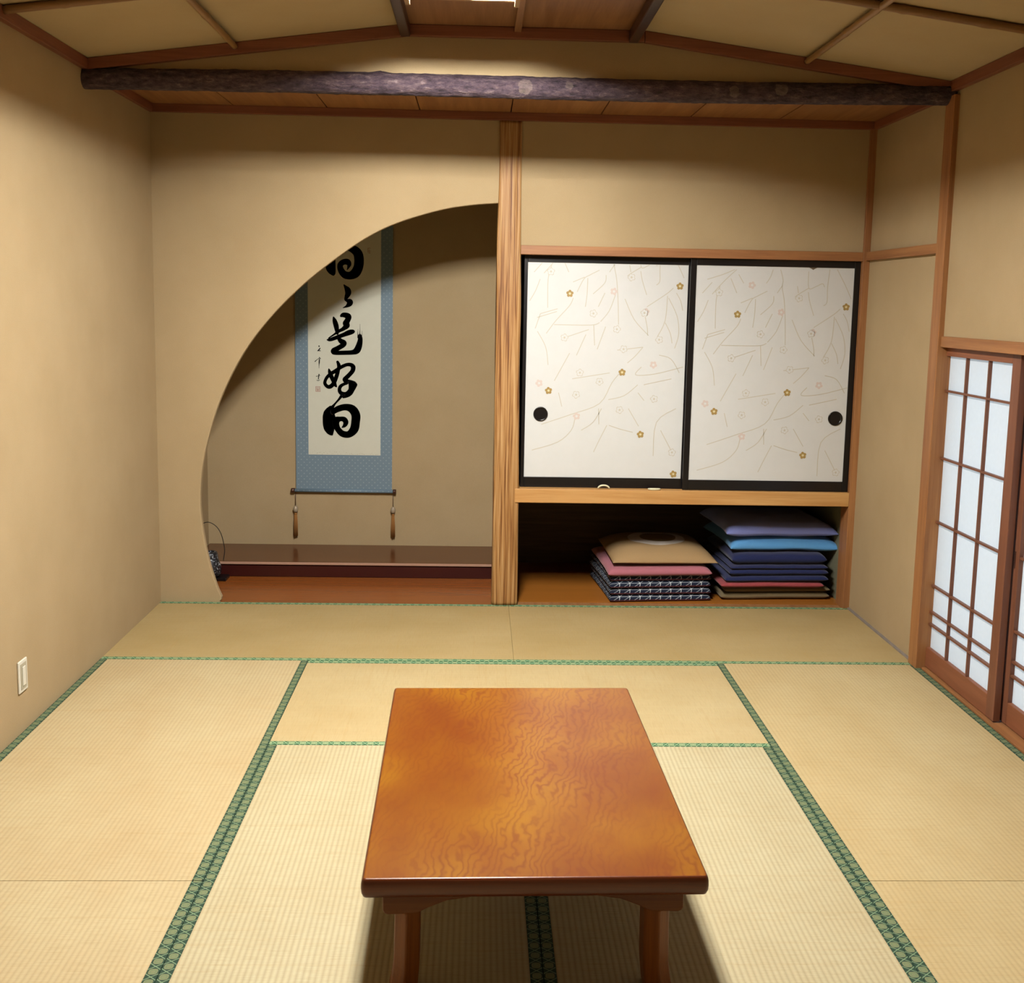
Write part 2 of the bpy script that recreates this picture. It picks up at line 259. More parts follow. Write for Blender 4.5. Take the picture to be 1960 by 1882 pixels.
M['c_brown'] = None
def m_ring():
    n = NT('tan_fabric_with_ring'); x, y, z = n.sep(n.co())
    w = n.noise(n.co(), 420, 2, .6); f = n.noise(n.co(), 14, 4, .6)
    r = n.math('SQRT', n.math('ADD', n.math('MULTIPLY', x, x), n.math('MULTIPLY', y, y)))
    r2 = n.math('SQRT', n.math('ADD', n.math('POWER', n.math('ADD', x, -.012), 2.), n.math('POWER', n.math('ADD', y, -.018), 2.)))
    ring = n.math('MULTIPLY', n.math('LESS_THAN', r, .158), n.math('GREATER_THAN', r2, .100))
    c = n.mix(w, S('9c8058'), S('ae9168'))
    c = n.mix(n.math('MULTIPLY', ring, n.math('MULTIPLY_ADD', f, .8, .35)), c, S('e0d8ce'))
    inner = n.math('LESS_THAN', r2, .100)
    c = n.mix(n.math('MULTIPLY', inner, .6), c, S('6e5a3c'))
    return n.bsdf(c, .9, .2, w, .5, .0012)
M['c_ring'] = m_ring()

def m_asanoha():
    """navy cloth with a white hemp-leaf lattice"""
    n = NT('navy_hemp_leaf_fabric'); x, y, z = n.sep(n.co())
    u = n.math('SUBTRACT', x, z); v = n.math('ADD', y, z)
    P = .056
    def fam(ca, sa, p, off=0.):
        d = n.math('ADD', n.math('MULTIPLY', u, ca / p), n.math('MULTIPLY', v, sa / p))
        d = n.math('ABSOLUTE', n.math('SUBTRACT', n.math('FRACT', n.math('ADD', d, .5 + off)), .5))
        return d
    h = P * .866
    ds = [fam(math.cos(a), math.sin(a), h) for a in (math.pi / 2, math.pi / 2 + math.pi / 3, math.pi / 2 - math.pi / 3)]
    es = [fam(math.cos(a), math.sin(a), P / 2) for a in (0, math.pi / 3, -math.pi / 3)]
    near = n.math('MINIMUM', n.math('MINIMUM', ds[0], ds[1]), ds[2])
    near2 = n.math('MINIMUM', n.math('MINIMUM', es[0], es[1]), es[2])
    line = n.math('LESS_THAN', near, .036)
    star = n.math('LESS_THAN', n.math('ADD', n.math('ADD', ds[0], ds[1]), ds[2]), .17)
    line = n.math('MAXIMUM', n.math('MULTIPLY', line, .75), star)
    w = n.noise(n.co(), 500, 2, .6)
    c = n.mix(line, n.mix(w, S('141a2c'), S('202a40')), S('c9d2d6'))
    return n.bsdf(c, .9, .2, w, .4, .001)
M['c_star'] = m_asanoha()
M['c_maroon'] = m_fabric('maroon_fabric', '54202c', '6e2c3a')
M['c_pink'] = m_fabric('rose_fabric', 'a05c68', 'ba7480')
M['c_red'] = m_fabric('brick_red_fabric', '8a3a3e', 'a44a4e')
M['c_navy'] = m_fabric('navy_fabric', '141b44', '1e2a5a')
M['c_blue'] = m_fabric('sky_blue_fabric', '4a8cc8', '66a6dc')
M['c_peri'] = m_fabric('periwinkle_fabric', '7684cc', '939cdc')
M['c_olive'] = m_fabric('olive_brown_fabric', '6a5c40', '807050')

def m_emit(name, col, strength):
    n = NT(name); e = n.n('ShaderNodeEmission'); e.inputs[0].default_value = col; e.inputs[1].default_value = strength
    n.l(e.outputs[0], n.out.inputs['Surface']); return n.m
LAMP = 850.
M['lamp'] = m_emit('lamp_diffuser', (1., .985, .95, 1), LAMP)
M['lamp_wood'] = m_wood('lamp_frame_wood', 'a5825a', 'c8a67c', 'y', rough=.5)

# ------------------------------------------------------------------ mesh helpers
def put(o, parent=None):
    COL.objects.link(o)
    if parent is not None: o.parent = parent
    return o

def obj(name, bm, mats, parent=None, loc=(0, 0, 0), rot=(0, 0, 0), smooth=False, bevel=0., seg=2, angle=40):
    me = bpy.data.meshes.new(name)
    bmesh.ops.recalc_face_normals(bm, faces=bm.faces)
    bm.to_mesh(me); bm.free()
    if not isinstance(mats, (list, tuple)): mats = [mats]
    for m in mats: me.materials.append(m)
    o = bpy.data.objects.new(name, me); o.location = loc; o.rotation_euler = rot
    put(o, parent)
    if smooth:
        for p in me.polygons: p.use_smooth = True
    if bevel:
        b = o.modifiers.new('edge', 'BEVEL'); b.width = bevel; b.segments = seg; b.limit_method = 'ANGLE'; b.angle_limit = math.radians(angle)
        b.harden_normals = False
    return o

def raw(name, bm, mats, parent=None, loc=(0, 0, 0), rot=(0, 0, 0)):
    """like obj() but keeps the face winding it was given (flat prints)"""
    me = bpy.data.meshes.new(name); bm.to_mesh(me); bm.free()
    for m in mats: me.materials.append(m)
    o = bpy.data.objects.new(name, me); o.location = loc; o.rotation_euler = rot
    return put(o, parent)

def box(bm, x0, x1, y0, y1, z0, z1, mi=0):
    r = bmesh.ops.create_cube(bm, size=1.)
    for v in r['verts']:
        v.co = Vector(((x0 + x1) / 2 + v.co.x * (x1 - x0), (y0 + y1) / 2 + v.co.y * (y1 - y0), (z0 + z1) / 2 + v.co.z * (z1 - z0)))
    for f in {f for v in r['verts'] for f in v.link_faces}: f.material_index = mi
    return r['verts']

def bxo(name, x0, x1, y0, y1, z0, z1, m, parent=None, bevel=.0015):
    bm = bmesh.new(); box(bm, x0, x1, y0, y1, z0, z1)
    return obj(name, bm, m, parent, bevel=bevel)

def prism(bm, pts, axis, a, b, mi=0):
    """closed outline extruded along axis from a to b"""
    def P(p, q):
        return {'x': (q, p[0], p[1]), 'y': (p[0], q, p[1]), 'z': (p[0], p[1], q)}[axis]
    A = [bm.verts.new(P(p, a)) for p in pts]; B = [bm.verts.new(P(p, b)) for p in pts]
    n = len(pts); fs = [bm.faces.new(A), bm.faces.new(B)]
    for i in range(n): fs.append(bm.faces.new((A[i], A[(i + 1) % n], B[(i + 1) % n], B[i])))
    for f in fs: f.material_index = mi
    return fs

def tube(bm, path, rad, seg=10, mi=0, cap=True):
    """round tube along a path; rad is a number or one per point"""
    path = [Vector(p) for p in path]; n = len(path); rings = []
    up0 = None
    for i, p in enumerate(path):
        d = (path[min(i + 1, n - 1)] - path[max(i - 1, 0)]).normalized()
        if up0 is None: up0 = Vector((0, 0, 1)) if abs(d.z) < .9 else Vector((1, 0, 0))
        s = d.cross(up0).normalized(); u = s.cross(d).normalized(); up0 = u
        r = rad[i] if isinstance(rad, (list, tuple)) else rad
        rings.append([bm.verts.new(p + (s * math.cos(t) + u * math.sin(t)) * r) for t in (2 * math.pi * k / seg for k in range(seg))])
    for a, b in zip(rings, rings[1:]):
        for k in range(seg):
            f = bm.faces.new((a[k], a[(k + 1) % seg], b[(k + 1) % seg], b[k])); f.material_index = mi; f.smooth = True
    if cap:
        for r in (rings[0], rings[-1]): bm.faces.new(r).material_index = mi

def lathe(bm, prof, c=(0, 0, 0), seg=24, mi=0):
    rings = []
    for r, z in prof:
        rings.append([bm.verts.new((c[0] + r * math.cos(2 * math.pi * k / seg), c[1] + r * math.sin(2 * math.pi * k / seg), c[2] + z)) for k in range(seg)])
    for a, b in zip(rings, rings[1:]):
        for k in range(seg):
            f = bm.faces.new((a[k], a[(k + 1) % seg], b[(k + 1) % seg], b[k])); f.smooth = True; f.material_index = mi
    bm.faces.new(rings[0]).material_index = mi; bm.faces.new(rings[-1]).material_index = mi

def catmull(P, n=6):
    out = []
    for i in range(len(P) - 1):
        p0, p1, p2, p3 = P[max(i - 1, 0)], P[i], P[i + 1], P[min(i + 2, len(P) - 1)]
        for k in range(n):
            t = k / n
            out.append(tuple(.5 * (2 * b + (c - a) * t + (2 * a - 5 * b + 4 * c - d) * t * t + (3 * b - a - 3 * c + d) * t ** 3) for a, b, c, d in zip(p0, p1, p2, p3)))
    out.append(tuple(P[-1])); return out

def tag(o, label, cat=None, group=None, kind=None):
    o['label'] = label
    if cat: o['category'] = cat
    if group: o['group'] = group
    if kind: o['kind'] = kind
    return o
def struct(o, label=None):
    o['kind'] = 'structure'
    if label: o['label'] = label
    return o
def empty(name, loc=(0, 0, 0), rot=(0, 0, 0)):
    o = bpy.data.objects.new(name, None); o.location = loc; o.rotation_euler = rot; o.empty_display_size = .1
    return put(o)

# ------------------------------------------------------------------ shell
XR, YB, YREAR, LOWC, FLATC = 3.6, .995, -6.4, 2.50, 2.69
def slope(x): return 2.52 + .13 * min(x, XR - x)

bm = bmesh.new(); box(bm, -.1, 3.9, YREAR - .1, 1.1, -.2, -.056)
struct(obj('floor', bm, M['dark_board']), 'sub-floor under the tatami mats')

bm = bmesh.new(); box(bm, -.1, 0, YREAR - .1, 1.1, -.056, 2.95)
struct(obj('wall_left', bm, M['wall']), 'plain sand plaster wall on the left of the room')

bm = bmesh.new()
DY0, DY1, DZ = -.945, -2.30, 1.462          # shoji opening
box(bm, XR, XR + .16, DY0 + .03, 1.1, -.056, 2.95)
box(bm, XR, XR + .16, DY1 - .03, DY0 + .03, DZ, 2.95)
box(bm, XR, XR + .16, YREAR - .1, DY1 - .03, -.056, 2.95)
struct(obj('wall_right', bm, M['wall']), 'sand plaster wall holding the paper doors')

# back wall with the round alcove mouth and the closet opening
arch = catmull(ARCH, 8)
inner = [(.302, -.056), (.302, .004), (.3085, .012)] + arch + [(1.714, 2.0614)]
def outer_of(p, k, n):
    t = k / (n - 1)                      # walk up the left edge, then along the top
    s = t * (2.616 + 1.754)
    return (-.04, -.056 + s) if s < 2.616 else (-.04 + s - 2.616, 2.56)
outer = [outer_of(p, k, len(inner)) for k, p in enumerate(inner)]
kc = min(range(len(outer)), key=lambda k: abs(outer[k][0] + .04) + abs(outer[k][1] - 2.56)); outer[kc] = (-.04, 2.56)
bm = bmesh.new()
V = [[bm.verts.new((x, y, z)) for x, z in L] for y in (0, .034) for L in (inner, outer)]
for k in range(len(inner) - 1):
    for a, b in ((V[0], V[1]), (V[3], V[2]), (V[2], V[0])): bm.faces.new((a[k], a[k + 1], b[k + 1], b[k]))
struct(obj('wall_back', bm, M['wall'], bevel=.005, seg=3, angle=70), 'sand plaster wall with a round alcove mouth')
bm = bmesh.new(); box(bm, 1.823, 3.64, 0, .034, 1.845, 2.56)
struct(obj('wall_back', bm, M['wall']), 'sand plaster wall above the closet doors')

bm = bmesh.new(); box(bm, -.04, 1.79, YB, YB + .05, -.056, 2.6)
box(bm, 1.776, 1.79, .085, YB, -.056, 2.6)
struct(obj('wall_alcove', bm, M['wall']), 'back wall of the alcove behind the scroll')

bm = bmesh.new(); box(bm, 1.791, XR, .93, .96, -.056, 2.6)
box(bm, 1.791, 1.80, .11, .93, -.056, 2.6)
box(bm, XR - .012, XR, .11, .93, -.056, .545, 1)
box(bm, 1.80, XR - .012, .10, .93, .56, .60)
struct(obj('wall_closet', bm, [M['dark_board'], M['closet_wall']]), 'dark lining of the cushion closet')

bm = bmesh.new(); box(bm, -.1, 3.8, YREAR - .1, YREAR, -.056, 2.95)
struct(obj('wall_rear', bm, M['wall']), 'plain wall closing the room behind the camera')

# gable strip of plaster above the log beam
GY = -.87
bm = bmesh.new()
prism(bm, [(0, 2.44), (XR, 2.44), (XR, 2.53), (2.29, 2.70), (1.31, 2.70), (0, 2.53)], 'y', GY, GY + .06)
struct(obj('wall_gable', bm, M['wall']), 'low gable strip of plaster above the log beam')

# ceilings
bm = bmesh.new()
T = .05
prism(bm, [(-.05, slope(0) - .0065), (1.31, slope(1.31)), (1.31, slope(1.31) + T), (-.05, slope(0) - .0065 + T)], 'y', YREAR, GY + .01)
prism(bm, [(XR + .05, slope(0) - .0065), (XR - 1.31, slope(1.31)), (XR - 1.31, slope(1.31) + T), (XR + .05, slope(0) - .0065 + T)], 'y', YREAR, GY + .01)
box(bm, 1.31, XR - 1.31, YREAR, GY + .01, FLATC, FLATC + T, 1)
struct(obj('ceiling', bm, [M['ceil_panel'], M['brown_y']]), 'boat-shaped ceiling of cream boards with a brown flat strip')

bm = bmesh.new()
jx = [0, .41, .866, 1.319, 1.766, 2.211, 2.657, 3.10, XR]
for a, b in zip(jx, jx[1:]): box(bm, a + .003, b - .003, GY + .06, 1.05, LOWC, LOWC + .02)
box(bm, -.05, XR + .05, GY + .06, 1.05, LOWC + .016, LOWC + .05, 1)
struct(obj('ceiling', bm, [M['brown_x'], M['rafter']]), 'low board ceiling between the log beam and the back wall')

# ------------------------------------------------------------------ trims
NTRIM = [0]
def trim(x0, x1, y0, y1, z0, z1, m, label, bevel=.002):
    NTRIM[0] += 1
    return struct(bxo('trim_%d' % NTRIM[0], x0, x1, y0, y1, z0, z1, m, bevel=bevel), label)
trim(1.828, 3.566, -.014, .10, 1.8116, 1.857, M['cedar_x'], 'cedar head rail over the closet doors')
trim(1.822, 3.566, -.014, .10, .547, .619, M['sill_x'], 'pale cedar sill rail under the closet doors')
trim(3.566, 3.606, -.014, .10, -.05, 2.462, M['cedar_z'], 'slim cedar corner post right of the closet')
trim(3.578, 3.605, -.86, -.016, 1.815, 1.858, M['cedar_y'], 'cedar rail on the short right wall')
trim(3.575, 3.68, DY0, -.862, -.05, 2.462, M['cedar_z'], 'cedar post beside the paper doors', .004)
trim(3.588, 3.70, DY1, DY0 - .001, 1.418, 1.464, M['cedar_y'], 'cedar lintel above the paper doors')
trim(3.603, 3.74, DY1, DY0 - .001, -.05, .006, M['cedar_y'], 'cedar sill under the paper doors')
trim(3.575, 3.68, DY1 - .09, DY1, -.05, 2.462, M['cedar_z'], 'cedar post at the near side of the paper doors', .004)
trim(.0, XR, -.022, .002, 2.461, LOWC, M['mould_x'], 'russet moulding along the top of the back wall')
trim(-.001, .022, GY + .06, -.023, 2.461, LOWC, M['mould_y'], 'russet moulding of the low ceiling on the left')
trim(XR - .022, XR + .001, GY + .06, -.023, 2.461, LOWC, M['mould_y'], 'russet moulding of the low ceiling on the right')
trim(-.001, .026, YREAR, GY - .031, 2.478, slope(0) + .002, M['mould_y'], 'russet moulding along the left wall under the slope')
trim(XR - .026, XR + .001, YREAR, GY - .031, 2.478, slope(0) + .002, M['mould_y'], 'russet moulding along the right wall under the slope')
def gable_trim(pts, label):
    NTRIM[0] += 1
    bm = bmesh.new(); prism(bm, pts, 'y', GY - .03, GY)
    struct(obj('trim_%d' % NTRIM[0], bm, M['mould_x'], bevel=.002), label)
gable_trim([(0, 2.474), (1.31, slope(1.31) - .046), (1.31, slope(1.31) - .001), (0, slope(0) - .001)], 'sloping russet moulding left of the ceiling strip')
gable_trim([(XR, 2.474), (2.29, slope(1.31) - .046), (2.29, slope(1.31) - .001), (XR, slope(0) - .001)], 'sloping russet moulding right of the ceiling strip')
gable_trim([(1.312, 2.645), (2.288, 2.645), (2.288, FLATC - .001), (1.312, FLATC - .001)], 'level russet moulding under the ceiling strip')
trim(1.848, 3.565, -.004, .06, -.05, -.002, M['brown_x'], 'brown lip board at the foot of the closet')
NTRIM[0] += 1
struct(bxo('baseboard_right', 3.588, 3.602, -.858, -.02, -.02, .008, M['strip']), 'thin grey strip at the foot of the right wall')

bm = bmesh.new(); box(bm, 1.801, XR - .013, .061, .929, -.05, -.001)
struct(obj('floor', bm, M['floor_x']), 'amber floorboard of the closet')
bm = bmesh.new(); box(bm, 0, 1.775, .001, .53, -.05, -.002)
struct(obj('floor', bm, M['alcove_x']), 'red-brown polished board at the front of the alcove')

# raised platform at the back of the alcove
t = empty('alcove_platform', (0, .527, 0))
bm = bmesh.new(); box(bm, .004, 1.772, .0075, .462, .062, .083); obj('top_board', bm, M['step_top'], t, bevel=.008, seg=5)
bm = bmesh.new(); box(bm, .004, 1.772, .006, .03, -.001, .0615); obj('riser', bm, M['step_face'], t)
bm = bmesh.new(); box(bm, .004, 1.772, 0, .0072, .069, .0832); o = obj('highlight_strip', bm, M['edge'], t, bevel=.002, seg=3); o['label'] = 'pale strip painting the highlight along the edge'
tag(t, 'raised dark brown platform under the hanging scroll in the alcove', 'platform')

# ------------------------------------------------------------------ carved alcove post
def carved_post():
    bm = bmesh.new(); NZ, NS = 150, 56; rings = []
    x0 = 1.7095
    for k in range(NZ + 1):
        z = .0014 + 2.4589 * k / NZ
        x1 = 1.846 - (1.846 - 1.825) * min(1, z / 2.3); cx, hw, hd = (x0 + x1) / 2, (x1 - x0) / 2, .044
        ring = []
        for j in range(NS):
            a = 2 * math.pi * j / NS; ca, sa = math.cos(a), math.sin(a); e = .32
            px = math.copysign(abs(ca) ** e, ca); py = math.copysign(abs(sa) ** e, sa)
            q = Vector((px * hw * 62, py * hd * 62, z * 2.2))
            d = noise.noise(q) * .0045 + noise.noise(q * 2.1) * .0012
            ring.append(bm.verts.new((cx + px * (hw + d * abs(px)), .030 + py * (hd + d), z)))
        rings.append(ring)
    for a, b in zip(rings, rings[1:]):
        for j in range(NS):
            f = bm.faces.new((a[j], a[(j + 1) % NS], b[(j + 1) % NS], b[j])); f.smooth = True
    bm.faces.new(rings[0]); bm.faces.new(rings[-1])
    return obj('carved_post', bm, M['post'])
tag(carved_post(), 'pale carved wooden post between the alcove and the closet', 'post')

# ------------------------------------------------------------------ log beam
def log_beam():
    bm = bmesh.new(); NX, NS = 220, 36; rings = []
    for k in range(NX + 1):
        t = k / NX; x = -.008 + 3.61 * t
        cz = 2.444 + .022 * t + .004 * math.sin(t * 7)
        R = .0405 + .0095 * math.sin(math.pi * min(1, max(0, t * 1.02))) ** .7 * .45
        ring = []
        for j in range(NS):
            a = 2 * math.pi * j / NS
            q = Vector((x * 9, math.cos(a) * 1.6, math.sin(a) * 1.6))
            r = R * (1 + .05 * noise.noise(q * .8) + .055 * noise.noise(q * 2.6) + .055 * noise.noise(q * 6))
            for kx in KNOTS:
                dd = ((x - kx[0]) / .03) ** 2 + ((a - kx[1]) / .4) ** 2
                r += .007 * math.exp(-dd)
            ring.append(bm.verts.new((x, GY - .006 + math.cos(a) * r, cz + math.sin(a) * r)))
        rings.append(ring)
    for a, b in zip(rings, rings[1:]):
        for j in range(NS):
            f = bm.faces.new((a[j], a[(j + 1) % NS], b[(j + 1) % NS], b[j])); f.smooth = True
    bm.faces.new(rings[0]); bm.faces.new(rings[-1])
    return obj('log_beam', bm, M['bark'])
KNOTS = [(1.80, 3.3), (2.66, 3.6), (2.3, 2.6), (1.2, 1.9)]
tag(log_beam(), 'dark bark-covered log beam spanning the room below the gable', 'beam')

# ------------------------------------------------------------------ rafters and battens
for i, (x0, x1, lab) in enumerate(((1.287, 1.327, 'dark rafter on the left edge of the brown ceiling strip'), (2.222, 2.262, 'dark rafter on the right edge of the brown ceiling strip'))):
    bm = bmesh.new(); box(bm, x0, x1, YREAR + .01, GY - .0305, 2.637, FLATC - .003)
    tag(obj('rafter', bm, M['rafter'], bevel=.006, seg=3), lab, 'rafter', 'dark rafters beside the ceiling strip')
bm = bmesh.new(); box(bm, 1.752, 1.780, YREAR + .01, GY - .0305, 2.668, FLATC - .001)
tag(obj('ceiling_batten', bm, M['brown_y'], bevel=.003), 'thin brown batten down the middle of the flat ceiling strip', 'batten')

def bamboo(name, a, b, r, m, nodes):
    bm = bmesh.new(); a, b = Vector(a), Vector(b); L = (b - a).length; n = max(2, int(L / .02)); path, rad = [], []
    for k in range(n + 1):
        t = k / n; p = a.lerp(b, t)
        p.x += .0015 * math.sin(t * 31) if abs((b - a).y) > abs((b - a).x) else 0
        path.append(p)
        d = min(abs(t * L - q) for q in nodes)
        rad.append(r * (1 + (.16 if d < .012 else 0)))
    tube(bm, path, rad, 12)
    return obj(name, bm, m)
for x, lab in ((.617, 'bamboo pole running lengthwise under the left ceiling slope'), (2.965, 'bamboo pole running lengthwise under the right ceiling slope')):
    z = slope(x) - .0145
    tag(bamboo('bamboo_batten', (x, GY - .032, z - .0035), (x, YREAR + .02, z - .0035), .0125, M['bamboo_y'], [.16 + .31 * k for k in range(18)]), lab, 'bamboo pole', 'bamboo poles under the ceiling slopes')
for s, lab in ((0, 'bamboo pole crossing the left ceiling slope from wall to rafter'), (1, 'bamboo pole crossing the right ceiling slope from rafter to wall')):
    xa, xb = (.0265, 1.2865) if s == 0 else (2.2625, 3.5735)
    yb = -1.675 if s == 0 else -1.735
    o = bamboo('bamboo_batten', (xa, yb, slope(xa) - .0155), (xb, yb, slope(xb) - .0155), .0145, M['bamboo_x'], [.2 + .29 * k for k in range(5)])
    tag(o, lab, 'bamboo pole', 'bamboo poles under the ceiling slopes')

# ------------------------------------------------------------------ ceiling lamp
t = empty('ceiling_lamp', (1.5515, -2.21, FLATC))
LX, LY = .196, .613
bm = bmesh.new()
z0, z1 = -.108, -.001
RECESS = .084
box(bm, -LX, -LX + .016, -LY, LY, z0, z1); box(bm, LX - .016, LX, -LY, LY, z0, z1)
box(bm, -LX + .016, LX - .016, -LY, -LY + .016, z0 + .018, z1); box(bm, -LX + .016, LX - .016, LY - .016, LY, z0 + .018, z1)
obj('frame', bm, M['lamp_wood'], t)
for k in (-1, 0, 1):
    bm = bmesh.new(); RR, rr0 = .125, .0145; rings = []
    for a in range(28):
        A = 2 * math.pi * a / 28
        rings.append([bm.verts.new(((RR + rr0 * math.cos(q)) * math.cos(A), (RR + rr0 * math.cos(q)) * math.sin(A), rr0 * math.sin(q))) for q in (2 * math.pi * c / 10 for c in range(10))])
    for a in range(28):
        for c in range(10):
            f = bm.faces.new((rings[a][c], rings[a][(c + 1) % 10], rings[(a + 1) % 28][(c + 1) % 10], rings[(a + 1) % 28][c])); f.smooth = True
    obj('ring_tube', bm, M['lamp'], t, loc=(0, k * .39, z0 + RECESS))
bm = bmesh.new(); box(bm, -LX + .0165, LX - .0165, -LY + .0165, LY - .0165, z1 - .006, z1); obj('back_plate', bm, M['lamp_wood'], t)
tag(t, 'box ceiling lamp with glowing white tubes beside the left dark rafter', 'lamp')

# ------------------------------------------------------------------ tatami mats
def tatami(cx, cy, along, m, label, hem=(1, 1), L=1.8, Wd=.9):
    t = empty('tatami_mat', (cx, cy, -.055), (0, 0, 0 if along == 'x' else math.pi / 2))
    bw, g = .031, .0009
    bm = bmesh.new()
    w0 = -Wd / 2 + (bw if hem[0] else 0) + g; w1 = Wd / 2 - (bw if hem[1] else 0) - g
    box(bm, -L / 2 + .0004, L / 2 - .0004, w0 - .0005, w1 + .0005, 0, .055)
    obj('rush_surface', bm, m, t, bevel=.0009)
    for k, s in ((0, -1), (1, 1)):
        if hem[k]:
            bm = bmesh.new(); box(bm, -L / 2 + g, L / 2 - g, -bw / 2, bw / 2 - g, 0, .0556)
            obj('border', bm, M['heri' if along == 'y' else 'heri_sheen'], t, loc=(0, s * (Wd / 2 - bw / 2), 0), rot=(0, 0, 0 if s > 0 else math.pi), bevel=.001)
    return tag(t, label, 'tatami mat', 'tatami mats on the floor')
tatami(.9, -.45, 'x', M['tatami_dull'], 'tatami mat painted with a duller sheen, lying along the back wall in front of the alcove')
tatami(2.7, -.45, 'x', M['tatami_dull'], 'tatami mat painted with a duller sheen, lying along the back wall in front of the cushion closet')
tatami(.45, -1.8, 'y', M['tatami_warm'], 'tatami mat along the left wall beside the white wall plate')
tatami(3.15, -1.8, 'y', M['tatami_mid'], 'tatami mat running alongside the backlit paper doors')
tatami(1.8, -1.35, 'x', M['tatami_mid'], 'crosswise tatami mat just behind the far end of the low table')
tatami(1.35, -2.7, 'y', M['tatami_pale'], 'pale tatami mat under the left half of the low table')
tatami(2.25, -2.7, 'y', M['tatami_pale'], 'pale tatami mat under the right half of the low table')
tatami(.45, -3.6, 'y', M['tatami_warm'], 'nearest tatami mat at the bottom left corner, left of the table', L=1.798)
tatami(3.15, -3.6, 'y', M['tatami_mid'], 'nearest tatami mat at the bottom right corner, right of the table', L=1.798)
bm = bmesh.new(); box(bm, 0, XR, YREAR, -4.505, -.054, 0); box(bm, .905, 2.695, -4.5, -3.605, -.054, 0)
struct(obj('floor', bm, M['tatami_warm']), 'straw floor behind the camera')

# ------------------------------------------------------------------ low table
t = empty('low_table', (1.7589, -2.6877, 0), (0, 0, math.radians(1.0)))
def rounded_slab(bm, hx, hy, z0, z1, r):
    """slab with a soft bullnose rim"""
    prof = [(-.006, z1), (-.0015, z1), (.0005, z1 - .001), (.003, z1 - .005), (.005, z1 - .013), (.0055, z1 - .023), (.0045, z0 + .012), (.001, z0 + .004), (-.004, z0 + .0005), (-.006, z0)]
    rings = []
    for d, z in prof:
        ring = []
        for sx, sy, a0 in ((1, 1, 0), (-1, 1, 90), (-1, -1, 180), (1, -1, 270)):
            for k in range(5):
                a = math.radians(a0 + 90 * k / 4)
                ring.append(bm.verts.new((sx * (hx - r) + math.cos(a) * (r + d), sy * (hy - r) + math.sin(a) * (r + d), z)))
        rings.append(ring)
    n = len(rings[0])
    for i, (a, b) in enumerate(zip(rings, rings[1:])):
        for k in range(n):
            f = bm.faces.new((a[k], a[(k + 1) % n], b[(k + 1) % n], b[k])); f.smooth = True; f.material_index = 0 if i < 1 else 1
    bm.faces.new(rings[0]).material_index = 0; bm.faces.new(rings[-1]).material_index = 1
bm = bmesh.new(); rounded_slab(bm, .3765, .5785, .284, .33, .007); obj('tabletop', bm, [M['table_top'], M['table_rim']], t)
HXL = .318
for sy in (-1, 1):
    y0 = sy * .512
    out = [(-.338, .2835), (.338, .2835), (.338, .226), (.334, .219), (.326, .216), (.262, .218), (.235, .232), (.195, .248), (.10, .262), (0, .265), (-.10, .262), (-.195, .248), (-.235, .232), (-.262, .218), (-.326, .216), (-.334, .219), (-.338, .226)]
    bm = bmesh.new(); prism(bm, out, 'y', y0 - .016, y0 + .016); obj('apron', bm, M['table_apron'], t, bevel=.003)
for sx in (-1, 1):
    bm = bmesh.new(); box(bm, sx * .290 - .014, sx * .290 + .014, -.495, .495, .222, .2835); obj('side_rail', bm, M['table_apron'], t, bevel=.003)
for sx in (-1, 1):
    for sy in (-1, 1):
        bm = bmesh.new(); rings = []
        NZ = 14
        for k in range(NZ + 1):
            s = k / NZ; z = .0012 + .2143 * (1 - s)
            flare = .004 * s + .016 * max(0, s - .62) ** 1.5 * 3
            x_out = .3125 + flare; x_in = .3125 - .058 + flare * .55
            y_out = .523 + flare * .8; y_in = .523 - .085 + flare * .3
            ring = []
            xm = x_in * .48 + x_out * .52
            for px, py in ((x_in, y_in), (x_out, y_in), (x_out, y_out - .026), (xm, y_out), (x_in, y_out - .026)):
                ring.append(bm.verts.new((sx * px, sy * py, z)))
            rings.append(ring)
        for a, b in zip(rings, rings[1:]):
            for k in range(5): bm.faces.new((a[k], a[(k + 1) % 5], b[(k + 1) % 5], b[k]))
        bm.faces.new(rings[0]); bm.faces.new(rings[-1])
        obj('leg', bm, M['table_leg'], t, bevel=.004, seg=3, angle=25)
tag(t, 'low glossy orange-brown wooden table with a wavy grain on the tatami', 'table')

# ------------------------------------------------------------------ hanging scroll
SY = .979
t = empty('hanging_scroll', (.82, SY, .42))
def flat(bm, pts, y, mi):
    """polygon in the xz plane facing the room (-y)"""
    f = bm.faces.new([bm.verts.new((x, y, z)) for x, z in pts]); f.normal_update()
    if f.normal.y > 0: f.normal_flip()
    f.material_index = mi
def disc(bm, x, z, r, y, mi, n=16):
    flat(bm, [(x + r * math.cos(2 * math.pi * k / n), z + r * math.sin(2 * math.pi * k / n)) for k in range(n)], y, mi)
def brush(bm, stroke, y, mi, soft=1.):
    """a brush stroke: circles swept along a smooth centre line"""
    P = catmull([(a, b, r * soft) for a, b, r in stroke], 7) if len(stroke) > 1 else stroke
    L = []
    for i, (x, z, r) in enumerate(P):
        a, b = P[max(i - 1, 0)], P[min(i + 1, len(P) - 1)]
        dx, dz = b[0] - a[0], b[1] - a[1]; q = math.hypot(dx, dz) or 1
        r = max(r, .0008)
        L.append(((x - dz / q * r, z + dx / q * r), (x + dz / q * r, z - dx / q * r)))
        disc(bm, x, z, r, y, mi, 14)
    for (a, b), (c, d) in zip(L, L[1:]):
        try: flat(bm, [a, b, d, c], y, mi)
        except ValueError: pass
ox, oz = .82, .42
bm = bmesh.new(); box(bm, .5335 - ox, 1.1105 - ox, 0, .0025, .425 - oz, 2.30 - oz); obj('silk_mount', bm, M['silk'], t)
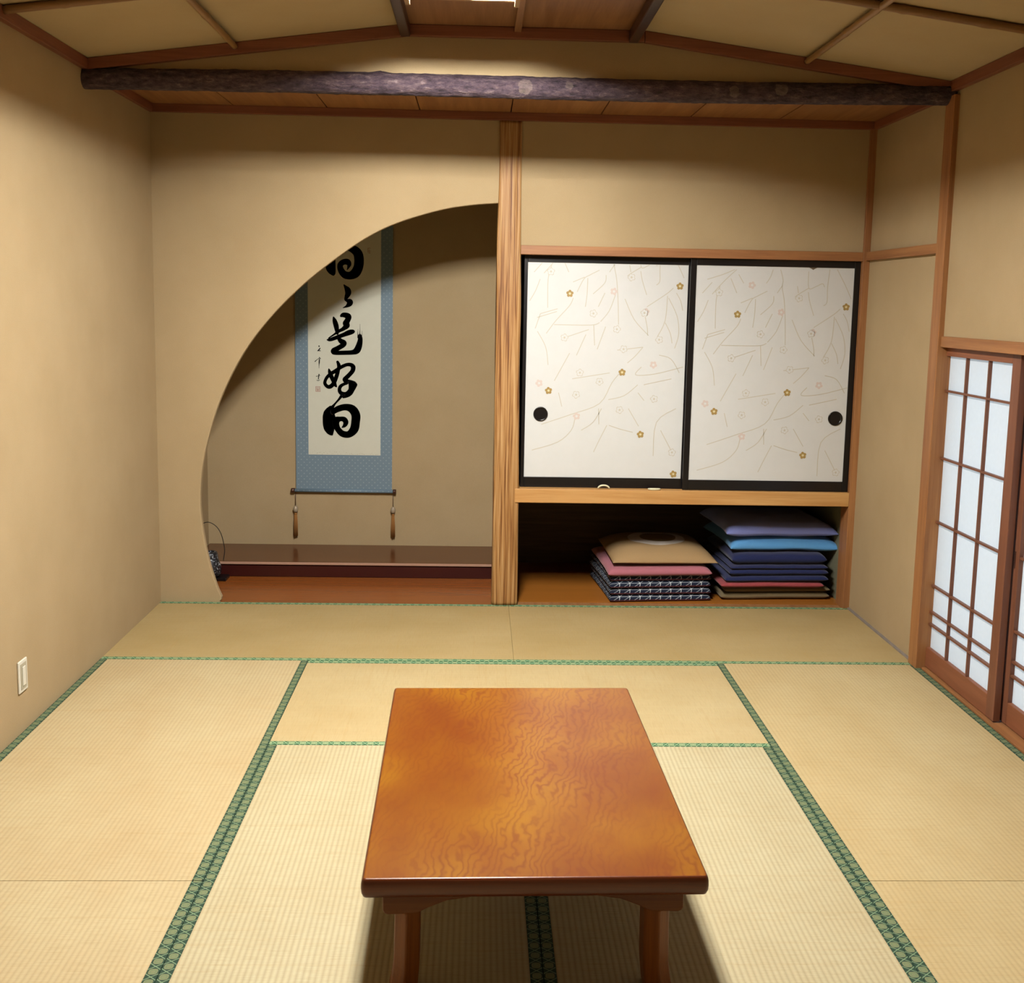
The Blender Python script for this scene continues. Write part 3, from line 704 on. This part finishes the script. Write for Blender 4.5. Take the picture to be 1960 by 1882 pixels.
bm = bmesh.new(); box(bm, .609 - ox, 1.0405 - ox, -.0012, 0, .638 - oz, 2.10 - oz)
for i, s in enumerate(INK):
    brush(bm, [(a - ox, b - oz, r) for a, b, r in s], -.0016 - .00002 * i, 1, .97 if max(r for _, _, r in s) > .008 else .75)
def rect(x0, x1, z0, z1, y, mi): flat(bm, [(x0 - ox, z0 - oz), (x1 - ox, z0 - oz), (x1 - ox, z1 - oz), (x0 - ox, z1 - oz)], y, mi)
# vermilion seal: square outline with carved strokes
sx0, sx1, sz0, sz1 = .6535, .6815, 1.019, 1.050
for a in ((sx0, sx1, sz0, sz0 + .0022), (sx0, sx1, sz1 - .0022, sz1), (sx0, sx0 + .0022, sz0, sz1), (sx1 - .0022, sx1, sz0, sz1),
          (sx0 + .005, sx1 - .005, sz1 - .0085, sz1 - .0065), (sx0 + .006, sx0 + .008, sz0 + .004, sz1 - .006), (sx1 - .008, sx1 - .006, sz0 + .004, sz1 - .006),
          (sx0 + .006, sx1 - .006, sz0 + .013, sz0 + .0148), (sx0 + .0125, sx0 + .0145, sz0 + .004, sz0 + .018), (sx0 + .009, sx1 - .009, sz0 + .006, sz0 + .0078)):
    rect(*a, -.0016, 2)
for a in ((.963, .979, 1.871, 1.873), (.963, .965, 1.845, 1.871), (.971, .973, 1.842, 1.866), (.965, .98, 1.853, 1.855), (.966, .979, 1.842, 1.844)):
    rect(*a, -.0016, 2)
# tiny printed motifs along the foot of the paper
rr = random.Random(3)
for k in range(46):
    x = .617 + .415 * (k + rr.random() * .7) / 46; z = .6415 + rr.random() ** 2 * .018
    disc(bm, x - ox, z - oz, .0012 + .0013 * rr.random(), -.0016, 3, 6)
raw('paper', bm, [M['scroll_paper'], M['ink'], M['seal_line'], M['grey_plastic']], t)
bm = bmesh.new(); tube(bm, [(.5265 - ox, -.005, -.002), (1.117 - ox, -.005, -.002)], .0105, 14); obj('roller', bm, M['silk'], t)
for xa, xb in ((.5035, .5262), (1.1172, 1.136)):
    bm = bmesh.new(); tube(bm, [(xa - ox, -.005, -.002), (xa + .003 - ox, -.005, -.002), (xb - ox, -.005, -.002)], [.0125, .0145, .0145], 16)
    obj('roller_knob', bm, M['rod'], t)
bm = bmesh.new(); box(bm, .520 - ox, 1.124 - ox, -.004, .008, 2.30 - oz, 2.318 - oz); obj('top_bar', bm, M['rod'], t)
tag(t, 'hanging scroll with bold black brush writing on blue-grey silk in the alcove', 'hanging scroll')

for x, lab in ((.5305, 'tasselled scroll weight hanging from the left end of the roller'), (1.1185, 'tasselled scroll weight hanging from the right end of the roller')):
    t = empty('scroll_weight', (x, SY - .006, .135))
    bm = bmesh.new(); tube(bm, [(0, 0, .265), (0, 0, .19)], .0018, 6); obj('cord', bm, M['rod'], t)
    bm = bmesh.new(); lathe(bm, [(.003, .148), (.010, .151), (.0145, .160), (.0155, .168), (.0135, .178), (.009, .186), (.003, .190)], seg=18); obj('bead', bm, M['bead'], t)
    bm = bmesh.new()
    lathe(bm, [(.004, .146), (.0085, .144), (.0095, .139), (.008, .135), (.003, .134)], seg=14)
    for k in range(26):
        a = 2 * math.pi * k / 13; r = .0078 if k < 13 else .004
        tube(bm, [(r * math.cos(a) * .85, r * math.sin(a) * .85, .137), (r * math.cos(a) * 1.35, r * math.sin(a) * 1.35, .07), (r * math.cos(a) * 1.45, r * math.sin(a) * 1.45, .003 + .004 * (k % 3))], .0022, 5)
    obj('tassel_skirt', bm, M['tick'], t)
    tag(t, lab, 'scroll weight', 'weights hanging from the scroll roller')

# ------------------------------------------------------------------ closet sliding doors
def seg_clip(p, q, x0, x1, z0, z1):
    t0, t1 = 0., 1.; d = (q[0] - p[0], q[1] - p[1])
    for k, (lo, hi) in enumerate(((x0, x1), (z0, z1))):
        if abs(d[k]) < 1e-9:
            if not lo <= p[k] <= hi: return None
            continue
        a, b = (lo - p[k]) / d[k], (hi - p[k]) / d[k]
        t0, t1 = max(t0, min(a, b)), min(t1, max(a, b))
    if t0 >= t1: return None
    return (p[0] + d[0] * t0, p[1] + d[1] * t0), (p[0] + d[0] * t1, p[1] + d[1] * t1)
def blossom(bm, x, z, r, y, mp, mc, rot=0.):
    for k in range(5):
        a = rot + 2 * math.pi * k / 5
        disc(bm, x + math.cos(a) * r * .62, z + math.sin(a) * r * .62, r * .42, y - .00003 * k, mp, 10)
    disc(bm, x, z, r * .34, y - .0002, mc, 10)
def closet_door(x0, x1, y, stl, str_, shift, gold, label, pull):
    t = empty('sliding_closet_door', ((x0 + x1) / 2, y, .6195))
    ox, oz = (x0 + x1) / 2, .6195
    zt, zb = 1.8108, .620
    px0, px1, pz0, pz1 = x0 + stl, x1 - str_, zb + .0535, zt - .034
    bm = bmesh.new()
    box(bm, x0 - ox, px0 - ox, -.009, .009, zb - oz, zt - oz); box(bm, px1 - ox, x1 - ox, -.009, .009, zb - oz, zt - oz)
    box(bm, px0 - ox, px1 - ox, -.009, .009, pz1 - oz, zt - oz); box(bm, px0 - ox, px1 - ox, -.009, .009, zb - oz, pz0 - oz)
    obj('frame', bm, M['lacquer'], t, bevel=.0015)
    bm = bmesh.new(); box(bm, px0 - ox, px1 - ox, -.0045, .006, pz0 - oz, pz1 - oz)
    yy = -.0049; k = 0
    for br in BRANCH:
        P = [(a + shift[0], b + shift[1]) for a, b in br]
        P = catmull(P, 4) if len(P) > 2 else P
        for i, (p, q) in enumerate(zip(P, P[1:])):
            c = seg_clip(p, q, px0 + .003, px1 - .003, pz0 + .003, pz1 - .003)
            if not c: continue
            (ax, az), (bx, bz) = c; dx, dz = bx - ax, bz - az; L = math.hypot(dx, dz)
            if L < 1e-5: continue
            w = .0021; nx, nz = -dz / L * w, dx / L * w
            flat(bm, [(ax + nx - ox, az + nz - oz), (ax - nx - ox, az - nz - oz), (bx - nx - ox, bz - nz - oz), (bx + nx - ox, bz + nz - oz)], yy, 1)
    def inside(x, z, m): return px0 + m < x < px1 - m and pz0 + m < z < pz1 - m
    for i, (a, b) in enumerate(PINK):
        x, z = a + shift[0], b + shift[1]
        if inside(x, z, .02): blossom(bm, x - ox, z - oz, .019, yy - .0004, 4, 0, i)
    for i, (a, b) in enumerate(OUTL):
        x, z = a + shift[0], b + shift[1]
        if inside(x, z, .022):
            blossom(bm, x - ox, z - oz, .020, yy - .0004, 1, 0, i * .7); blossom(bm, x - ox, z - oz, .0165, yy - .0008, 0, 1, i * .7)
    for i, (x, z) in enumerate(gold):
        if inside(x, z, .012): blossom(bm, x - ox, z - oz, .0185, yy - .0012, 2, 3, i * 1.3 + .3)
    if shift[0] == 0:
        flat(bm, [(3.300 - ox, pz1 - oz - .0005), (3.343 - ox, pz1 - oz - .0005), (3.330 - ox, pz1 - oz - .007), (3.322 - ox, pz1 - oz - .0125), (3.314 - ox, pz1 - oz - .007)], yy - .001, 5)
    raw('paper', bm, [M['fusuma_paper'], M['branch'], M['gold'], M['goldc'], M['pink'], M['spot']], t)
    bm = bmesh.new(); R = .0375
    lathe(bm, [(.028, -.001), (.0285, .001), (.034, .0035), (R, .0025), (R, -.004), (.030, -.005), (.0, -.005)][:6], seg=32)
    o = obj('finger_pull', bm, M['lacquer'], t, loc=(pull[0] - ox, -.0062, pull[1] - oz), rot=(math.pi / 2, 0, 0))
    return tag(t, label, 'closet door', 'sliding doors of the closet')
closet_door(1.850, 2.715, .052, .0185, .026, (-.8585, .0895), GOLDL, 'cream sliding closet door with gold blossoms next to the carved post', (1.949, 1.002))
closet_door(2.6945, 3.5655, .022, .030, .030, (0, 0), GOLD, 'cream sliding closet door with gold blossoms next to the right corner post', (3.4785, 1.0055))

# ------------------------------------------------------------------ paper sliding doors on the right wall
def shoji(n, y_far, x, label):
    Wd, Z0, Z1 = .712, .010, 1.4165
    t = empty('door_%d' % n, (x, y_far - Wd / 2, 0))
    h = Wd / 2; y1, y0 = h, -h                   # y1 = far side
    bm = bmesh.new()
    box(bm, -.014, .014, h - .062, h, Z0, Z1); box(bm, -.014, .014, -h, -h + .062, Z0, Z1)
    obj('stile', bm, M['shoji_z'], t, bevel=.002)
    bm = bmesh.new()
    box(bm, -.0135, .0135, -h + .062, h - .062, Z0, .098); box(bm, -.0135, .0135, -h + .062, h - .062, 1.381, Z1)
    obj('rail', bm, M['shoji_y'], t, bevel=.002)
    bm = bmesh.new(); w = Wd - .124
    for k in (1, 2): box(bm, -.009, .004, h - .062 - w * k / 3 - .0045, h - .062 - w * k / 3 + .0045, .098, 1.381)
    for z in (1.232, .941, .660, .377, .259, .204): box(bm, -.0105, .004, -h + .062, h - .062, z - .0042, z + .0042)
    obj('lattice', bm, M['shoji_z'], t)
    bm = bmesh.new(); box(bm, .0045, .0053, -h + .055, h - .055, .09, 1.39); obj('paper', bm, M['shoji_paper'], t)
    bm = bmesh.new(); box(bm, -.0152, -.0142, h - .040, h - .030, .615, .680); obj('finger_pull', bm, M['rod'], t)
    struct(t, label); return t
shoji(1, -.866, 3.632, 'backlit paper sliding door next to the cedar post')
shoji(2, -1.545, 3.668, 'backlit paper sliding door cut off by the right edge')

# ------------------------------------------------------------------ floor cushions
def cushion(name, c, size, z0, z1, mats, rot, p=6., q=2., top=None, pinch=.03, wob=.004, seed=0, seam=None, sag=0.):
    """stuffed square cushion: seam line round the middle, domed above and below"""
    N = 30; hx, hy = size[0] / 2, size[1] / 2
    zs = (z0 + z1) / 2 if seam is None else seam
    t = empty(name, (c[0], c[1], z0), (0, 0, math.radians(rot)))
    bm = bmesh.new()
    def pos(u, v, side):
        pin = pinch
        x = u * hx * (1 - pin * (1 - v * v)); y = v * hy * (1 - pin * (1 - u * u))
        f = ((1 - abs(u) ** p) * (1 - abs(v) ** p)) ** (1 / q)
        w = noise.noise(Vector((u * 2.2 + seed * 7.3, v * 2.2, side * 3.1 + seed))) * wob
        ww = noise.noise(Vector((u * 1.6 + seed * 3.7, v * 1.6 + 9, seed))) * wob * .8
        edge = ww - sag * (abs(u) * abs(v)) ** 3
        if side > 0: z = zs + edge + (z1 - zs) * f + w * f
        else: z = max(zs + edge - (zs - z0) * f, z0)
        return (x, y, z - z0)
    def grid(side, mi):
        G = [[None] * (N + 1) for _ in range(N + 1)]
        for i in range(N + 1):
            for j in range(N + 1):
                u = math.sin((i / N - .5) * math.pi); v = math.sin((j / N - .5) * math.pi)
                G[i][j] = bm.verts.new(pos(u, v, side))
        for i in range(N):
            for j in range(N):
                f = bm.faces.new((G[i][j], G[i + 1][j], G[i + 1][j + 1], G[i][j + 1])); f.smooth = True; f.material_index = mi
    grid(1, 0); grid(-1, 1 if len(mats) > 1 else 0)
    bmesh.ops.remove_doubles(bm, verts=bm.verts, dist=.00005)
    obj('cover', bm, mats, t)
    return t
LC = (2.590, .360); G1 = 'floor cushions in the closet'
zl = [0, .0365, .073, .108, .138]
names = ['navy cushion with white hemp-leaf pattern at the bottom of the left stack', 'navy hemp-leaf cushion second from the bottom of the left stack',
         'navy hemp-leaf cushion third from the bottom of the left stack', 'navy hemp-leaf cushion directly under the rose cushion']
offs = [(0, 0, 5.2), (.003, .004, 4.6), (-.004, .002, 5.6), (.004, .016, 4.8)]
for k in range(4):
    o = offs[k]
    t = cushion('floor_cushion', (LC[0] + o[0], LC[1] + o[1]), (.552, .56), zl[k], zl[k + 1] - .0006, [M['c_star'], M['c_maroon']], o[2], 26, 1.9, pinch=.008, wob=.002, seed=k + 1, seam=zl[k] + .012)
    tag(t, names[k], 'floor cushion', G1)
t = cushion('floor_cushion', (2.590, .345), (.56, .57), .1375, .189, [M['c_pink']], 3.2, 14, 1.9, pinch=.02, wob=.004, seed=6, seam=.158)
tag(t, 'rose pink cushion between the tan cushion and the patterned ones', 'floor cushion', G1)
t = cushion('floor_cushion', (2.628, .375), (.566, .58), .1885, .285, [M['c_ring']], 1.5, 4.2, 1.5, pinch=.012, wob=.004, seed=8, seam=.211)
tag(t, 'tan cushion with a pale ring motif on top of the left stack', 'floor cushion', G1)
R = [(3.236, .415, .600, .56, 0, .041, 'c_olive', 2.5, 'olive brown cushion lying on the closet floor under the right stack', 16),
     (3.243, .412, .585, .56, .0415, .074, 'c_olive', 3, 'olive brown cushion second from the bottom, just under the brick red one', 16),
     (3.205, .372, .565, .56, .0745, .108, 'c_red', 3, 'brick red cushion under the navy ones in the right stack', 18),
     (3.230, .375, .565, .56, .1085, .140, 'c_navy', 2.5, 'navy cushion resting on the brick red cushion', 22),
     (3.242, .385, .545, .55, .1405, .172, 'c_navy', 3, 'navy cushion second above the brick red cushion', 22),
     (3.245, .390, .535, .55, .1725, .194, 'c_navy', 3, 'thin navy cushion third above the brick red cushion', 20),
     (3.250, .400, .520, .54, .1945, .252, 'c_navy', 2.5, 'plump navy cushion directly under the sky blue one', 16)]
for k, (cx, cy, w, d, z0, z1, m, r, lab, p) in enumerate(R):
    t = cushion('floor_cushion', (cx, cy), (w, d), z0, z1 - .0006, [M[m]], r, p, 1.8, pinch=.01, wob=.004, seed=11 + k)
    tag(t, lab, 'floor cushion', G1)
for z0, z1, cx, cy, w, m, lab, sd in ((.252, .334, 3.288, .455, .615, 'c_blue', 'sky blue cushion second from the top of the right stack', 21), (.3345, .418, 3.262, .440, .620, 'c_peri', 'periwinkle blue cushion on top of the right stack', 23)):
    t = cushion('floor_cushion', (cx, cy), (w, .58), z0, z1, [M[m]], 3., 9, 1.75, pinch=.075, wob=.007, seed=sd, seam=z0 + (.024 if sd == 21 else .026))
    sx = (.01, .215) if sd == 21 else (-.205,)
    for x in sx:
        bm = bmesh.new(); box(bm, x - (.025 if x == .01 else .012), x + (.025 if x == .01 else .012), -.288 + .022 - abs(x) ** 2 * .15, -.282 + .022 - abs(x) ** 2 * .15, .028, .0315)
        obj('tag', bm, M['tag'], t, bevel=.001)
    tag(t, lab, 'floor cushion', G1)

# ------------------------------------------------------------------ small things
t = empty('wall_plate', (0, -1.688, .208))
bm = bmesh.new(); box(bm, 0, .007, -.036, .036, -.0585, .0585); obj('plate', bm, M['white_plastic'], t, bevel=.003, seg=3)
bm = bmesh.new(); box(bm, .0068, .0085, -.024, .024, -.047, .047); obj('recess', bm, M['grey_plastic'], t)
bm = bmesh.new(); box(bm, .0083, .0115, -.012, .012, -.035, .035); obj('insert', bm, M['white_plastic'], t, bevel=.002)
tag(t, 'white wall plate low on the left plaster wall', 'wall plate')

for x, arc, lab in ((2.283, 1, 'cream arched broken ring piece on the closet sill'), (2.545, 0, 'cream flat crescent piece on the closet sill, nearer the middle stile')):
    t = bmesh.new()
    if arc:
        P = [(-.029 * math.cos(a), .002, .004 + .016 * math.sin(a)) for a in [math.pi * k / 14 for k in range(15)]]
        tube(t, P, [.0036 + .0012 * math.sin(math.pi * k / 14) for k in range(15)], 10)
    else:
        P = [(-.031 * math.cos(a), -.004 - .010 * math.sin(a), .006) for a in [math.pi * k / 14 for k in range(15)]]
        tube(t, P, [.0035 + .0026 * math.sin(math.pi * k / 14) for k in range(15)], 10)
    tag(obj('plastic_crescent', t, M['cream_plastic'], loc=(x, .004, .6193)), lab, 'plastic piece', 'cream pieces lying on the sill')

# speckled dark pot half hidden behind the plaster, and the thin wire over it
t = empty('speckled_ornament', (.138, .45, -.002))
bm = bmesh.new(); box(bm, -.10, .098, -.032, .06, 0, .018); obj('base', bm, M['lacquer'], t, bevel=.003)
bm = bmesh.new(); lathe(bm, [(.03, .018), (.056, .024), (.066, .05), (.063, .085), (.052, .112), (.045, .130), (.047, .152), (.040, .160), (.03, .160), (.028, .14)], seg=30)
for v in bm.verts: v.co += Vector((1, .6, .3)) * noise.noise(v.co * 60) * .004
def m_speckle():
    n = NT('black_speckled_glaze'); f = n.noise(n.co(), 95, 3, .6)
    return n.bsdf(n.ramp(f, [(.50, S('16171c')), (.58, S('3a4048')), (.66, S('d2d8dc'))]), .35, .5, f, .6, .004)
obj('body', bm, m_speckle(), t)
tag(t, 'black speckled ornament half hidden behind the left side of the alcove mouth', 'ornament')
bm = bmesh.new(); P = [tuple(p) for p in CABLE]
P = [(.012, .56, .1), (.012, .56, .2)] + P[:-1] + [(.190, .56, .0845)]
tube(bm, catmull(P, 6), .0022, 8)
tag(obj('thin_wire', bm, M['black']), 'thin dark wire arching over the alcove platform from behind the plaster', 'wire')

# ------------------------------------------------------------------ daylight, camera, view
w = bpy.data.worlds.new('overcast_day'); scene.world = w; w.use_nodes = True
bg = w.node_tree.nodes['Background']; bg.inputs[0].default_value = (.70, .86, 1., 1); bg.inputs[1].default_value = 1.15

cam = bpy.data.cameras.new('camera'); co = bpy.data.objects.new('camera', cam); COL.objects.link(co)
RT, FW, UP = Vector((0.9992610292102508, -0.03333141084700413, 0.019141905668415324)), Vector((0.035501367253113245, 0.9912346173081926, -0.12725402301318578)), Vector((-0.014732563416794573, 0.12783954983035983, 0.9916854345377576))
mw = Matrix.Identity(4)
for i in range(3): mw[i][0], mw[i][1], mw[i][2] = RT[i], UP[i], -FW[i]
mw.translation = Vector((1.62648, -5.46147, 1.57446)); co.matrix_world = mw
cam.sensor_fit = 'HORIZONTAL'; cam.sensor_width = 36; cam.lens = 36 * 2053.27 / 1960
cam.shift_x = (980 - 987.35) / 1960; cam.shift_y = (841.37 - 941) / 1960
cam.clip_start = .02
scene.camera = co
vs = scene.view_settings
scene.display_settings.display_device = 'sRGB'
vs.view_transform = 'Standard'; vs.look = 'None'; vs.gamma = 1; vs.exposure = 0.
vs.use_curve_mapping = False
scene.cycles.use_denoising = True
scene.cycles.max_bounces = 10; scene.cycles.diffuse_bounces = 6
scene.cycles.sample_clamp_indirect = 6.
scene.cycles.caustics_reflective = False; scene.cycles.caustics_refractive = False
